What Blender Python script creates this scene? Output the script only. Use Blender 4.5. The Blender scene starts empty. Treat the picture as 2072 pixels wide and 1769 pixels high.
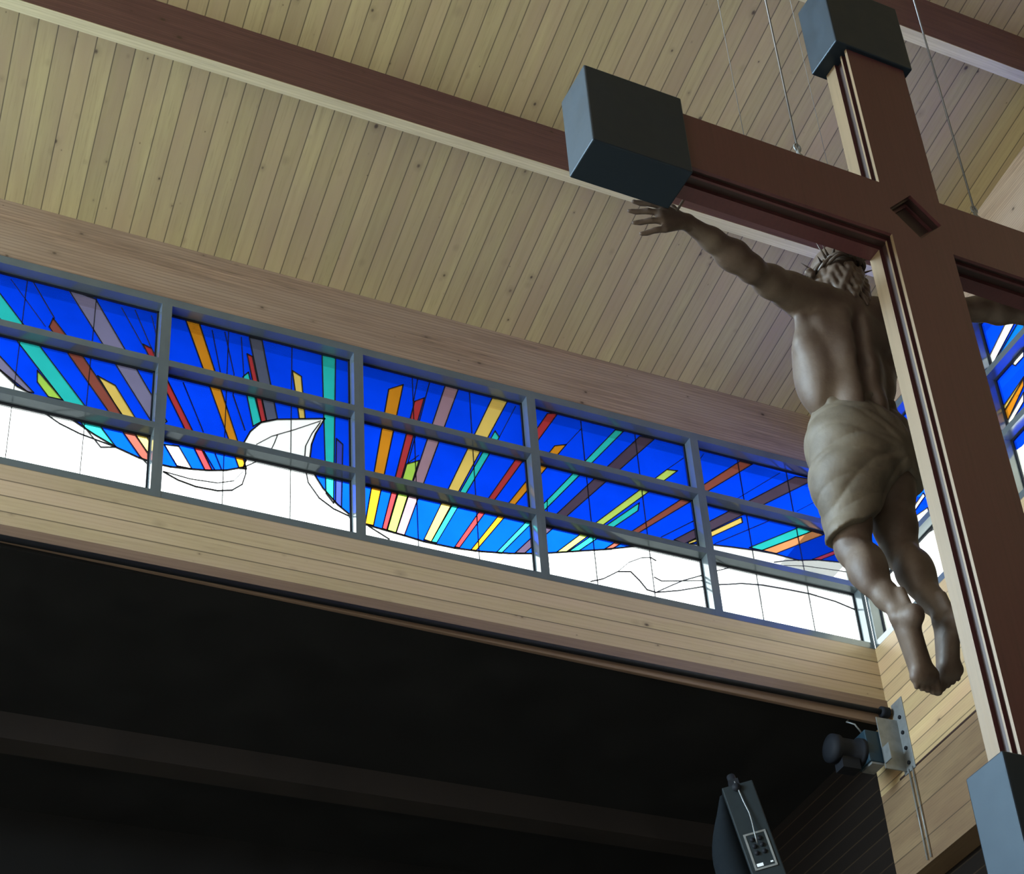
import bpy, bmesh, math, random
import numpy as np
from mathutils import Matrix, Vector

random.seed(7)
scene = bpy.context.scene
COL = scene.collection

# ------------------------------------------------------------------ camera
# world: X runs along the far wall to the right, Y goes away from us, Z is up;
# the camera stands at the origin, 1.6 m above the floor
cam_d = bpy.data.cameras.new('camera')
cam = bpy.data.objects.new('camera', cam_d)
COL.objects.link(cam)
RX = Vector((0.8950906828854384, -0.43730081549024313, -0.08706702121496987))
RD = Vector((0.18508730494281891, 0.5420514614878786, -0.8197090353581927))
RF = Vector((0.40565423572382875, 0.7175989199200506, 0.5661240422106211))
mw = Matrix.Identity(4)
for i in range(3):
    mw[i][0] = RX[i]; mw[i][1] = -RD[i]; mw[i][2] = -RF[i]
cam.matrix_world = mw
cam_d.sensor_fit = 'HORIZONTAL'
cam_d.sensor_width = 36.0
cam_d.lens = 3752.45 / 2072 * 36.0
cam_d.shift_x = (1036 - 1222.79) / 2072
cam_d.shift_y = (1242.9 - 884.5) / 2072
cam_d.clip_start = 0.05
cam_d.clip_end = 200
scene.camera = cam

# ------------------------------------------------------------------ sky, lights, exposure
world = bpy.data.worlds.new('sky')
scene.world = world
world.use_nodes = True
wn = world.node_tree
for n in list(wn.nodes): wn.nodes.remove(n)
w_out = wn.nodes.new('ShaderNodeOutputWorld')
w_bg = wn.nodes.new('ShaderNodeBackground')
w_tc = wn.nodes.new('ShaderNodeTexCoord')
w_sep = wn.nodes.new('ShaderNodeSeparateXYZ')
w_ramp = wn.nodes.new('ShaderNodeValToRGB')
w_map = wn.nodes.new('ShaderNodeMapRange')
w_map.inputs['From Min'].default_value = -1; w_map.inputs['From Max'].default_value = 1
wn.links.new(w_tc.outputs['Generated'], w_sep.inputs[0])
wn.links.new(w_sep.outputs['Z'], w_map.inputs['Value'])
wn.links.new(w_map.outputs[0], w_ramp.inputs[0])
w_ramp.color_ramp.elements[0].position = 0.49; w_ramp.color_ramp.elements[0].color = (.74, .77, .74, 1)
w_ramp.color_ramp.elements[1].position = 0.53; w_ramp.color_ramp.elements[1].color = (.95, 1, 1, 1)
wn.links.new(w_ramp.outputs[0], w_bg.inputs[0])
w_bg.inputs[1].default_value = 7.0
wn.links.new(w_bg.outputs[0], w_out.inputs[0])

def area(name, loc, target, sx, sy, power, color, spread=180):
    d = bpy.data.lights.new(name, 'AREA'); d.shape = 'RECTANGLE'
    d.size = sx; d.size_y = sy; d.energy = power; d.color = color
    d.spread = math.radians(spread)
    o = bpy.data.objects.new(name, d); COL.objects.link(o)
    o.location = loc
    o.rotation_euler = (Vector(target) - Vector(loc)).to_track_quat('-Z', 'Y').to_euler()
    return o
# unseen fill light added overhead to wash the floor and bounce onto the ceiling
area('floor_wash_fill', (-2.5, -1.0, 9.6), (-2.5, -1.0, 0), 8, 9, 250, (1.0, .93, .78), 75)
# daylight through the windows of the wall to our left
area('left_window_daylight', (-8.8, 2.5, 3.4), (2.5, 4.5, 6.4), 9, 7, 1050, (1.0, .94, .82))
area('left_clerestory_daylight', (-8.9, 6.6, 8.3), (2.6, 4.2, 5.0), 8, 3.4, 6000, (.66, .85, 1.0))
area('rear_fill', (1, -8.8, 7.0), (2, 0, 6.0), 8, 2, 60, (.9, .85, 1.0))  # area light added behind the viewer as weak interior fill
scene.view_settings.view_transform = 'Standard'
scene.view_settings.look = 'None'
scene.view_settings.exposure = 0.0
scene.view_settings.gamma = 1.0
scene.view_settings.use_curve_mapping = False
try:
    scene.cycles.max_bounces = 8
    scene.cycles.diffuse_bounces = 5
    scene.cycles.transparent_max_bounces = 12
    scene.cycles.caustics_reflective = False
    scene.cycles.caustics_refractive = False
    scene.cycles.sample_clamp_indirect = 6.0
    scene.cycles.use_denoising = True
except Exception:
    pass

# ------------------------------------------------------------------ materials
def new_mat(name):
    m = bpy.data.materials.new(name); m.use_nodes = True
    nt = m.node_tree
    for n in list(nt.nodes): nt.nodes.remove(n)
    out = nt.nodes.new('ShaderNodeOutputMaterial')
    b = nt.nodes.new('ShaderNodeBsdfPrincipled')
    nt.links.new(b.outputs[0], out.inputs[0])
    return m, nt, b, out
def N(nt, typ, **kw):
    n = nt.nodes.new(typ)
    for k, v in kw.items(): setattr(n, k, v)
    return n
def math_n(nt, op, a, b=None, c=None):
    n = N(nt, 'ShaderNodeMath', operation=op)
    for i, v in enumerate((a, b, c)):
        if v is None: continue
        if hasattr(v, 'links') or hasattr(v, 'is_linked'): nt.links.new(v, n.inputs[i])
        else: n.inputs[i].default_value = v
    return n.outputs[0]
def mixc(nt, fac, a, b, mode='MIX'):
    n = N(nt, 'ShaderNodeMix', data_type='RGBA', blend_type=mode)
    for sock, v in ((n.inputs[0], fac), (n.inputs[6], a), (n.inputs[7], b)):
        if hasattr(v, 'is_linked'): nt.links.new(v, sock)
        elif isinstance(v, (int, float)): sock.default_value = v
        else: sock.default_value = (*v, 1)
    return n.outputs[2]
def dotp(nt, vec, d):
    n = N(nt, 'ShaderNodeVectorMath', operation='DOT_PRODUCT')
    nt.links.new(vec, n.inputs[0]); n.inputs[1].default_value = d
    return n.outputs['Value']
def comb(nt, x, y, z):
    n = N(nt, 'ShaderNodeCombineXYZ')
    for i, v in enumerate((x, y, z)):
        if hasattr(v, 'is_linked'): nt.links.new(v, n.inputs[i])
        else: n.inputs[i].default_value = v
    return n.outputs[0]
def noise(nt, vec, scale, detail=3, rough=.55):
    n = N(nt, 'ShaderNodeTexNoise'); nt.links.new(vec, n.inputs['Vector'])
    n.inputs['Scale'].default_value = scale; n.inputs['Detail'].default_value = detail
    n.inputs['Roughness'].default_value = rough
    return n.outputs['Fac']
def ramp(nt, fac, p0, p1, v0=0., v1=1.):
    n = N(nt, 'ShaderNodeMapRange', clamp=True)
    nt.links.new(fac, n.inputs['Value'])
    n.inputs['From Min'].default_value = p0; n.inputs['From Max'].default_value = p1
    n.inputs['To Min'].default_value = v0; n.inputs['To Max'].default_value = v1
    return n.outputs[0]

def wood(name, light, dark, along, across, width=None, groove=.011, knots=.5, rough=.5, off=0., vary=.5, streak=.35, tint=None, dash=.35, knot_col=(.05, .03, .015)):
    """boards or a glued beam; grain runs 'along', boards are laid side by side 'across'"""
    m, nt, b, out = new_mat(name)
    tc = N(nt, 'ShaderNodeTexCoord')
    P = tc.outputs['Object']
    al = Vector(along).normalized(); ac = Vector(across).normalized(); th = al.cross(ac)
    q = math_n(nt, 'ADD', dotp(nt, P, ac), off); l = dotp(nt, P, al); h = dotp(nt, P, th)
    if width:
        qi = math_n(nt, 'DIVIDE', q, width)
        idn = math_n(nt, 'FLOOR', qi); fr = math_n(nt, 'FRACT', qi)
        wnz = N(nt, 'ShaderNodeTexWhiteNoise', noise_dimensions='1D'); nt.links.new(idn, wnz.inputs['W'])
        rnd = wnz.outputs['Value']
        l = math_n(nt, 'ADD', l, math_n(nt, 'MULTIPLY', rnd, 37.0))
    gv = comb(nt, math_n(nt, 'MULTIPLY', q, 26.), math_n(nt, 'MULTIPLY', l, 1.3), math_n(nt, 'MULTIPLY', h, 26.))
    g = noise(nt, gv, 1.0, 5, .6)
    gv2 = comb(nt, math_n(nt, 'MULTIPLY', q, 4.), math_n(nt, 'MULTIPLY', l, .8), math_n(nt, 'MULTIPLY', h, 4.))
    g2 = noise(nt, gv2, 1.0, 2, .5)
    col = mixc(nt, ramp(nt, g, .3, .7), light, dark)
    col = mixc(nt, streak, mixc(nt, 0.0, light, light), col)
    dv = comb(nt, math_n(nt, 'MULTIPLY', q, 85.), math_n(nt, 'MULTIPLY', l, 3.2), math_n(nt, 'MULTIPLY', h, 85.))
    dsh = noise(nt, dv, 1.0, 3, .6)
    col = mixc(nt, ramp(nt, dsh, .54, .72, 0, dash), col, tuple(c * .55 for c in dark))
    if tint:
        col = mixc(nt, ramp(nt, g2, .35, .7), col, tint)
    # cathedral figure
    wv = N(nt, 'ShaderNodeTexWave', wave_type='RINGS', rings_direction='Y')
    wvv = comb(nt, math_n(nt, 'MULTIPLY', q, 9.), math_n(nt, 'MULTIPLY', l, .55), math_n(nt, 'MULTIPLY', h, 9.))
    nt.links.new(wvv, wv.inputs['Vector']); wv.inputs['Scale'].default_value = 1.6
    wv.inputs['Distortion'].default_value = 5.; wv.inputs['Detail'].default_value = 2.; wv.inputs['Detail Scale'].default_value = .8
    col = mixc(nt, ramp(nt, wv.outputs['Fac'], .55, 1., 0, streak * .55), col, dark)
    if width:
        vm = ramp(nt, rnd, 0, 1, 1 - vary * .32, 1 + vary * .22)
        vv = N(nt, 'ShaderNodeVectorMath', operation='SCALE'); nt.links.new(col, vv.inputs[0]); nt.links.new(vm, vv.inputs['Scale'])
        col = vv.outputs[0]
    if knots > 0:
        vo = N(nt, 'ShaderNodeTexVoronoi', feature='F1')
        kv = comb(nt, math_n(nt, 'MULTIPLY', q, 7.5), math_n(nt, 'MULTIPLY', l, 5.), math_n(nt, 'MULTIPLY', h, 3.))
        nt.links.new(kv, vo.inputs['Vector']); vo.inputs['Scale'].default_value = 1.
        sp = N(nt, 'ShaderNodeSeparateXYZ'); nt.links.new(vo.outputs['Color'], sp.inputs[0])
        size = ramp(nt, sp.outputs[0], 1 - knots, 1.0, .028, .135)
        k = math_n(nt, 'SUBTRACT', 1.0, ramp(nt, math_n(nt, 'DIVIDE', vo.outputs['Distance'], math_n(nt, 'ADD', size, .0005)), .45, 1.0))
        col = mixc(nt, math_n(nt, 'MULTIPLY', k, .88), col, knot_col)
        halo = math_n(nt, 'SUBTRACT', 1.0, ramp(nt, math_n(nt, 'DIVIDE', vo.outputs['Distance'], math_n(nt, 'ADD', size, .0005)), .8, 2.6))
        col = mixc(nt, math_n(nt, 'MULTIPLY', halo, .22), col, knot_col)
    if width:
        gr = math_n(nt, 'LESS_THAN', math_n(nt, 'ABSOLUTE', math_n(nt, 'SUBTRACT', fr, .5)), .5 - groove / width / 2)
        col = mixc(nt, math_n(nt, 'MULTIPLY', math_n(nt, 'SUBTRACT', 1.0, gr), .70), col, (.035, .024, .014))
        bp = N(nt, 'ShaderNodeBump'); bp.inputs['Distance'].default_value = .004; bp.inputs['Strength'].default_value = .6
        nt.links.new(gr, bp.inputs['Height']); nt.links.new(bp.outputs[0], b.inputs['Normal'])
    else:
        bp = N(nt, 'ShaderNodeBump'); bp.inputs['Distance'].default_value = .002; bp.inputs['Strength'].default_value = .25
        nt.links.new(g, bp.inputs['Height']); nt.links.new(bp.outputs[0], b.inputs['Normal'])
    nt.links.new(col, b.inputs['Base Color'])
    b.inputs['Roughness'].default_value = rough
    return m

def plain(name, color, rough=.5, metal=0., vary=.12, scale=6., bump=0., spec=.5):
    m, nt, b, out = new_mat(name)
    tc = N(nt, 'ShaderNodeTexCoord')
    g = noise(nt, tc.outputs['Object'], scale, 4)
    c0 = tuple(max(0, c * (1 - vary)) for c in color); c1 = tuple(c * (1 + vary) for c in color)
    nt.links.new(mixc(nt, ramp(nt, g, .3, .7), c0, c1), b.inputs['Base Color'])
    nt.links.new(ramp(nt, g, .3, .7, rough * .9, min(1, rough * 1.1)), b.inputs['Roughness'])
    b.inputs['Metallic'].default_value = metal
    b.inputs['Specular IOR Level'].default_value = spec
    if bump:
        bp = N(nt, 'ShaderNodeBump'); bp.inputs['Distance'].default_value = bump; bp.inputs['Strength'].default_value = .5
        nt.links.new(noise(nt, tc.outputs['Object'], scale * 6, 5), bp.inputs['Height']); nt.links.new(bp.outputs[0], b.inputs['Normal'])
    return m

PL = (.0628, .998, -.083)            # the way the ceiling boards run
M = {}
M['ceiling'] = wood('ceiling_boards', (.44, .36, .172), (.305, .235, .11), PL, (.998, -.0628, 0), .1298, groove=.008, knots=.55, vary=.32, off=-1.012 + 10 * .0628, rough=.6, tint=(.37, .275, .15))
M['wall_a'] = wood('pine_boards_far', (.50, .40, .235), (.34, .255, .135), (1, 0, 0), (0, 0, 1), .129, groove=.009, knots=.45, off=-8.101 + .129 * 70, rough=.5, tint=(.5, .38, .25))
M['wall_b'] = wood('pine_boards_right', (.55, .41, .21), (.34, .235, .105), (1, 0, 0), (0, 0, 1), .129, groove=.009, knots=.4, off=-8.101 + .129 * 70, rough=.5, tint=(.45, .30, .17))
M['wall_b_low'] = wood('shade_brown_boards_right', (.28, .195, .105), (.14, .088, .045), (1, 0, 0), (0, 0, 1), .263, groove=.009, knots=.5, off=20, rough=.5, tint=(.17, .105, .06), dash=.6)  # browner boards, darkened further for the shade low on the wall
M['header'] = wood('glued_header', (.385, .262, .165), (.175, .115, .072), (1, 0, 0), (0, 0, 1), knots=.3, streak=.9, rough=.55, tint=(.33, .24, .16), dash=.8)
M['beam_side'] = wood('stained_beam_side', (.165, .080, .064), (.095, .045, .038), (1, 0, 0), (0, 0, 1), knots=.2, streak=.9, rough=.5)
M['beam_edge'] = wood('pale_beam_edge', (.62, .55, .33), (.42, .36, .20), (1, 0, 0), (0, 1, 0), knots=.15, streak=.7, rough=.5)
M['trim_red'] = wood('brown_trim', (.20, .135, .095), (.14, .09, .06), (1, 0, 0), (0, 0, 1), knots=0, streak=.6, rough=.5)
M['recess'] = plain('recess_shade_black', (.0105, .011, .0115), .85, vary=.25, scale=2., spec=.2)  # the recess's lack of light is put into this near-black colour
M['recess_brown'] = plain('shade_brown_beam', (.013, .0095, .008), .8, vary=.3, scale=2.)  # brown darkened in colour to suit the unlit recess
M['recess_wall'] = wood('shade_dark_boards', (.012, .009, .007), (.009, .007, .006), (1, 0, 0), (0, 0, 1), .129, knots=.1, rough=.7)  # right wall boards, with the recess's shade put into their colour
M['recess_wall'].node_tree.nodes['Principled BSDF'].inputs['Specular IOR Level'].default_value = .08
M['floor'] = plain('pale_floor', (.42, .38, .31), .5, vary=.06, scale=1.)
M['plaster'] = plain('warm_plaster', (.34, .27, .20), .8, vary=.05, scale=1.)
M['frame'] = plain('grey_window_paint', (.13, .165, .18), .16, spec=1.0, metal=.3, vary=.1, scale=3.)
M['lead'] = plain('lead_came', (.012, .012, .014), .5, metal=.3)
M['soffit'] = plain('eave_paint', (.52, .53, .54), .9, vary=.05, scale=1.)
M['cross'] = wood('red_brown_stain', (.084, .027, .029), (.06, .019, .022), (0, 0, 1), (1, 0, 0), knots=0, streak=.5, rough=.42)
M['cross_lit_edge'] = wood('cross_board_lit_edge', (.20, .145, .085), (.16, .115, .065), (0, 0, 1), (0, 1, 0), knots=0, streak=.6, rough=.33)  # paler copy of the cross wood, side light put into its colour
M['cross_core'] = plain('dark_groove_stain', (.028, .013, .011), .45)
M['cap'] = plain('black_satin_paint', (.006, .010, .017), .50, vary=.1, scale=10., spec=.5)
M['cap'].node_tree.nodes['Principled BSDF'].inputs['Specular Tint'].default_value = (.6, .82, 1.0, 1)
M['cable'] = plain('steel_cable', (.20, .21, .22), .35, metal=.8)
M['steel'] = plain('galvanised_steel', (.23, .25, .255), .45, metal=.5, scale=20.)
M['black'] = plain('black_plastic', (.008, .010, .014), .7, spec=.2)
M['navy'] = plain('blue_grey_enamel', (.012, .032, .048), .5, spec=.3)
M['speaker'] = plain('speaker_vinyl', (.012, .018, .021), .6, scale=30., spec=.2)
M['grille'] = plain('speaker_cloth', (.004, .007, .010), .9, scale=60., spec=.15)
M['label'] = plain('white_label', (.75, .8, .85), .4)

def bronze(name, c0, c1, rough):
    m, nt, b, out = new_mat(name)
    tc = N(nt, 'ShaderNodeTexCoord')
    g = noise(nt, tc.outputs['Object'], 7., 6, .6)
    nt.links.new(mixc(nt, ramp(nt, g, .35, .7), c0, c1), b.inputs['Base Color'])
    b.inputs['Roughness'].default_value = rough
    bp = N(nt, 'ShaderNodeBump'); bp.inputs['Distance'].default_value = .004; bp.inputs['Strength'].default_value = .35
    nt.links.new(noise(nt, tc.outputs['Object'], 45., 4), bp.inputs['Height']); nt.links.new(bp.outputs[0], b.inputs['Normal'])
    return m
M['bronze'] = bronze('carved_figure_brown', (.070, .047, .034), (.122, .094, .070), .58)
M['bronze_cloth'] = bronze('carved_cloth_brown', (.072, .060, .043), (.140, .122, .088), .62)
M['bronze_dark'] = bronze('dark_thorn_brown', (.07, .055, .045), (.12, .10, .08), .4)

def glass_mat(name, color, var=.12):
    m, nt, b, out = new_mat(name)
    nt.nodes.remove(b)
    tc = N(nt, 'ShaderNodeTexCoord')
    g = noise(nt, tc.outputs['Object'], 2.2, 4)
    c = mixc(nt, ramp(nt, g, .3, .7), tuple(x * (1 - var) for x in color), tuple(min(1, x * (1 + var)) for x in color))
    tr = N(nt, 'ShaderNodeBsdfTransparent'); tl = N(nt, 'ShaderNodeBsdfTranslucent')
    mx = N(nt, 'ShaderNodeMixShader'); mx.inputs[0].default_value = .22
    nt.links.new(c, tr.inputs[0]); nt.links.new(c, tl.inputs[0])
    nt.links.new(tr.outputs[0], mx.inputs[1]); nt.links.new(tl.outputs[0], mx.inputs[2])
    nt.links.new(mx.outputs[0], out.inputs[0])
    return m
GL = {'S': (.60, .82, .95), 'B': (.001, .048, .80), 'W': (.93, .98, .96), 'T': (.02, .42, .40), 'L': (.30, .50, .07), 'L2': (.38, .52, .10), 'V': (.16, .15, .25),
      'M': (.20, .055, .04), 'M2': (.26, .16, .20), 'Y': (.58, .42, .10), 'R': (.33, .030, .035), 'R2': (.50, .05, .12), 'O': (.48, .19, .012),
      'O2': (.60, .25, .10), 'G': (.075, .085, .13), 'I': (.03, .045, .40), 'P': (.055, .038, .065), 'C': (.003, .14, .62)}
GM = {k: glass_mat('glass_' + {'S': 'pale_sky', 'B': 'blue', 'W': 'clear', 'T': 'teal', 'L': 'lime', 'L2': 'yellow_green', 'V': 'lavender', 'M': 'maroon', 'M2': 'mauve', 'Y': 'yellow', 'R': 'red', 'R2': 'rose', 'O': 'amber', 'O2': 'orange', 'G': 'slate', 'I': 'indigo', 'P': 'plum', 'C': 'cyan'}[k], v) for k, v in GL.items()}

# ------------------------------------------------------------------ mesh helpers
class MB:
    def __init__(s): s.v = []; s.f = []; s.m = []; s.sm = []
    def add(s, vs, fs, mi=0, smooth=False):
        o = len(s.v); s.v += [tuple(v) for v in vs]
        for f in fs: s.f.append([o + i for i in f]); s.m.append(mi); s.sm.append(smooth)
        return s
    def box(s, x0, x1, y0, y1, z0, z1, mi=0, mat=None):
        vs = [Vector(p) for p in ((x0, y0, z0), (x1, y0, z0), (x1, y1, z0), (x0, y1, z0), (x0, y0, z1), (x1, y0, z1), (x1, y1, z1), (x0, y1, z1))]
        if mat is not None: vs = [mat @ v for v in vs]
        return s.add(vs, [(0, 3, 2, 1), (4, 5, 6, 7), (0, 1, 5, 4), (1, 2, 6, 5), (2, 3, 7, 6), (3, 0, 4, 7)], mi)
    def hexa(s, vs, mi=0):     # eight corners, bottom four then top four
        return s.add(vs, [(0, 3, 2, 1), (4, 5, 6, 7), (0, 1, 5, 4), (1, 2, 6, 5), (2, 3, 7, 6), (3, 0, 4, 7)], mi)
    def prism(s, pts, a, b, axis=2, mi=0, mat=None):   # polygon pts swept along an axis from a to b
        n = len(pts)
        def P(p, t):
            v = {2: (p[0], p[1], t), 1: (p[0], t, p[1]), 0: (t, p[0], p[1])}[axis]
            return mat @ Vector(v) if mat is not None else Vector(v)
        vs = [P(p, a) for p in pts] + [P(p, b) for p in pts]
        fs = [tuple(range(n))[::-1], tuple(range(n, 2 * n))] + [(i, (i + 1) % n, n + (i + 1) % n, n + i) for i in range(n)]
        return s.add(vs, fs, mi)
    def tube(s, pts, rad, seg=10, mi=0, caps=True):
        pts = [Vector(p) for p in pts]; n = len(pts)
        if not isinstance(rad, (list, tuple)): rad = [rad] * n
        rings = []
        up = Vector((0, 0, 1)); prev = None
        for i, p in enumerate(pts):
            t = (pts[min(i + 1, n - 1)] - pts[max(i - 1, 0)]).normalized()
            if prev is None:
                a = t.cross(up)
                if a.length < 1e-3: a = t.cross(Vector((1, 0, 0)))
            else: a = prev - t * prev.dot(t)
            a.normalize(); b = t.cross(a); prev = a
            rings.append([p + (a * math.cos(2 * math.pi * k / seg) + b * math.sin(2 * math.pi * k / seg)) * rad[i] for k in range(seg)])
        vs = [v for r in rings for v in r]
        fs = [(i * seg + k, i * seg + (k + 1) % seg, (i + 1) * seg + (k + 1) % seg, (i + 1) * seg + k) for i in range(n - 1) for k in range(seg)]
        if caps: fs += [tuple(range(seg))[::-1], tuple((n - 1) * seg + k for k in range(seg))]
        return s.add(vs, fs, mi, True)
    def build(s, name, mats, parent=None, matrix=None, bevel=0.):
        me = bpy.data.meshes.new(name)
        me.from_pydata([tuple(v) for v in s.v], [], s.f)
        if not isinstance(mats, (list, tuple)): mats = [mats]
        for m in mats: me.materials.append(m)
        me.polygons.foreach_set('material_index', s.m)
        me.polygons.foreach_set('use_smooth', s.sm)
        bm = bmesh.new(); bm.from_mesh(me)
        bmesh.ops.recalc_face_normals(bm, faces=bm.faces)
        bm.to_mesh(me); bm.free()
        me.update()
        o = bpy.data.objects.new(name, me); COL.objects.link(o)
        if parent: o.parent = parent
        if matrix is not None: o.matrix_local = matrix
        if bevel:
            md = o.modifiers.new('bevel', 'BEVEL'); md.width = bevel; md.segments = 2; md.limit_method = 'ANGLE'
        return o
def tag(o, label=None, cat=None, group=None, kind=None):
    if label: o['label'] = label
    if cat: o['category'] = cat
    if group: o['group'] = group
    if kind: o['kind'] = kind
    return o
def empty(name, matrix=None, loc=None):
    o = bpy.data.objects.new(name, None); COL.objects.link(o)
    o.empty_display_size = .1
    if matrix is not None: o.matrix_world = matrix
    if loc is not None: o.location = loc
    return o
def struct(name, mb, mats, label, cat, matrix=None, bevel=0.):
    return tag(mb.build(name, mats, matrix=matrix, bevel=bevel), label, cat, kind='structure')

# ------------------------------------------------------------------ the room
bB = math.radians(-1.585785934655553)
FA = Matrix.Translation((0, 10, 0))                                   # frame of the far wall: s = +X, d = outward
FB = Matrix(((math.sin(bB), math.cos(bB), 0, 8.13), (-math.cos(bB), math.sin(bB), 0, 10), (0, 0, 1, 0), (0, 0, 0, 1)))
def ceil_z(Y): return 10.53 + .083 * (10 - Y)
SLOPE_END = -9.5
mb = MB(); xl, xr = -9.3, 12.0
for (ya, yb) in ((10.32, SLOPE_END),):
    mb.hexa([(xl, yb, ceil_z(yb)), (xr, yb, ceil_z(yb)), (xr, ya, ceil_z(ya)), (xl, ya, ceil_z(ya)),
             (xl, yb, ceil_z(yb) + .12), (xr, yb, ceil_z(yb) + .12), (xr, ya, ceil_z(ya) + .12), (xl, ya, ceil_z(ya) + .12)])
struct('ceiling', mb, M['ceiling'], 'sloping ceiling of narrow knotty pine boards between the beams', 'ceiling')
struct('floor', MB().box(-9.3, 9.2, -9.3, 14.2, -1.7, -1.6), M['floor'], 'pale church floor below the picture', 'floor')

# far wall: board band, header, and the dark recess under it
mb = MB(); mb.box(-9.1, 8.6, 10.0, 10.3, 7.60, 8.101)
struct('wall_far', mb, M['wall_a'], 'band of horizontal knotty pine boards under the long stained glass windows', 'wall')
struct('trim_1', MB().box(-9.1, 1.2, 9.985, 10.02, 7.475, 7.60).hexa([(1.2, 9.985, 7.475), (8.2, 9.985, 7.36), (8.2, 10.02, 7.36), (1.2, 10.02, 7.475), (1.2, 9.985, 7.60), (8.2, 9.985, 7.60), (8.2, 10.02, 7.60), (1.2, 10.02, 7.60)]), M['trim_red'], 'brown edge board along the bottom of the far pine band', 'trim', bevel=.006)
struct('trim_2', MB().box(-9.1, 8.6, 9.994, 10.3, 9.976, 10.64), M['header'], 'wide glued wooden header above the far stained glass windows', 'header')
mb = MB(); mb.box(-9.1, 9.2, 10.02, 13.6, 7.44, 7.598)
struct('trim_3', mb, M['recess'], 'underside of the recess below the far wall, coloured near black for shade', 'soffit')
struct('trim_4', MB().box(-9.1, 8.9, 11.98, 12.2, 7.22, 7.44), M['recess_brown'], 'brown beam crossing the recess, darkened for shade', 'beam')
struct('wall_back', MB().box(-9.1, 9.2, 13.4, 13.6, -1.6, 7.5), M['recess'], 'back wall of the recess, coloured near black for shade', 'wall')
# right wall in its own frame (s towards us, d outward)
mb = MB(); mb.box(-.3, 5.9, 0, .25, 6.89, 8.101)
struct('wall_right', mb, M['wall_b'], 'right wall of horizontal pine boards under the side windows', 'wall', matrix=FB)
struct('trim_5', MB().box(-.3, 19.3, -.006, .25, 9.976, 10.80 + .6), M['header'], 'wooden header over the side windows on the right wall', 'header', matrix=FB)
struct('trim_6', MB().box(5.9, 19.3, 0, .25, 6.1, 9.976), M['wall_b'], 'plain end of the right pine wall past the side windows', 'wall', matrix=FB)
mb = MB(); mb.box(-3.6, -.3, 0, .25, -1.6, 7.5); mb.box(-.3, 19.3, .22, .45, -1.6, 6.14)
struct('trim_7', mb, M['recess_wall'], 'boards of the right wall, darkened in colour for shadow', 'wall', matrix=FB)
struct('wall_left', MB().box(-9.3, -9.1, -9.3, 14, -1.6, 12.4), M['plaster'], 'plain left wall of the nave', 'wall')
struct('wall_front', MB().box(-9.3, 9.4, -9.5, -9.3, -1.6, 12.4), M['plaster'], 'plain wall of the nave behind the viewer', 'wall')
mb = MB(); mb.box(-.3, 5.9, .001, .25, 6.10, 6.89)
struct('trim_11', mb, M['wall_b_low'], 'browner wide boards, darkened for shade, low on the right wall under the joint line', 'wall', matrix=FB)
# groove where the lower boards of the right wall start
struct('trim_8', MB().box(-.02, 5.9, -.004, .01, 6.885, 6.90), M['cross_core'], 'dark joint line across the right pine wall', 'joint', matrix=FB)

# beams under the ceiling
labels = ['long dark stained ceiling beam with pale underside running behind the cross arm', 'dark stained ceiling beam with pale underside behind the top of the cross',
          None, None, None]
for i, Y in enumerate((8.02, 6.10, 4.18, 2.26, .34)):
    if i > 1: break
    e = empty('ceiling_beam', loc=(-9.1, Y, 10.26 + .083 * (8.02 - Y)))
    tag(e, labels[i], 'beam', group='ceiling beams')
    L = 17.32 + (0.02 if i == 0 else -.03)
    s_ = MB().box(0, L, 0, .09, .004, .56); s_.build('beam_side', M['beam_side'], e)
    MB().box(0, L, -.002, .092, -.002, .004).build('pale_underside', M['beam_edge'], e)

# eaves outside, seen through the upper panes
struct('trim_9', MB().box(.95, 11, 10.3, 11.70, 10.12, 10.2), M['soffit'], 'roof eave outside the far windows', 'eave')
struct('trim_10', MB().box(-2.2, 6.2, .3, .9, 10.12, 10.2), M['soffit'], 'roof eave outside the side windows', 'eave', matrix=FB)

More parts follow.
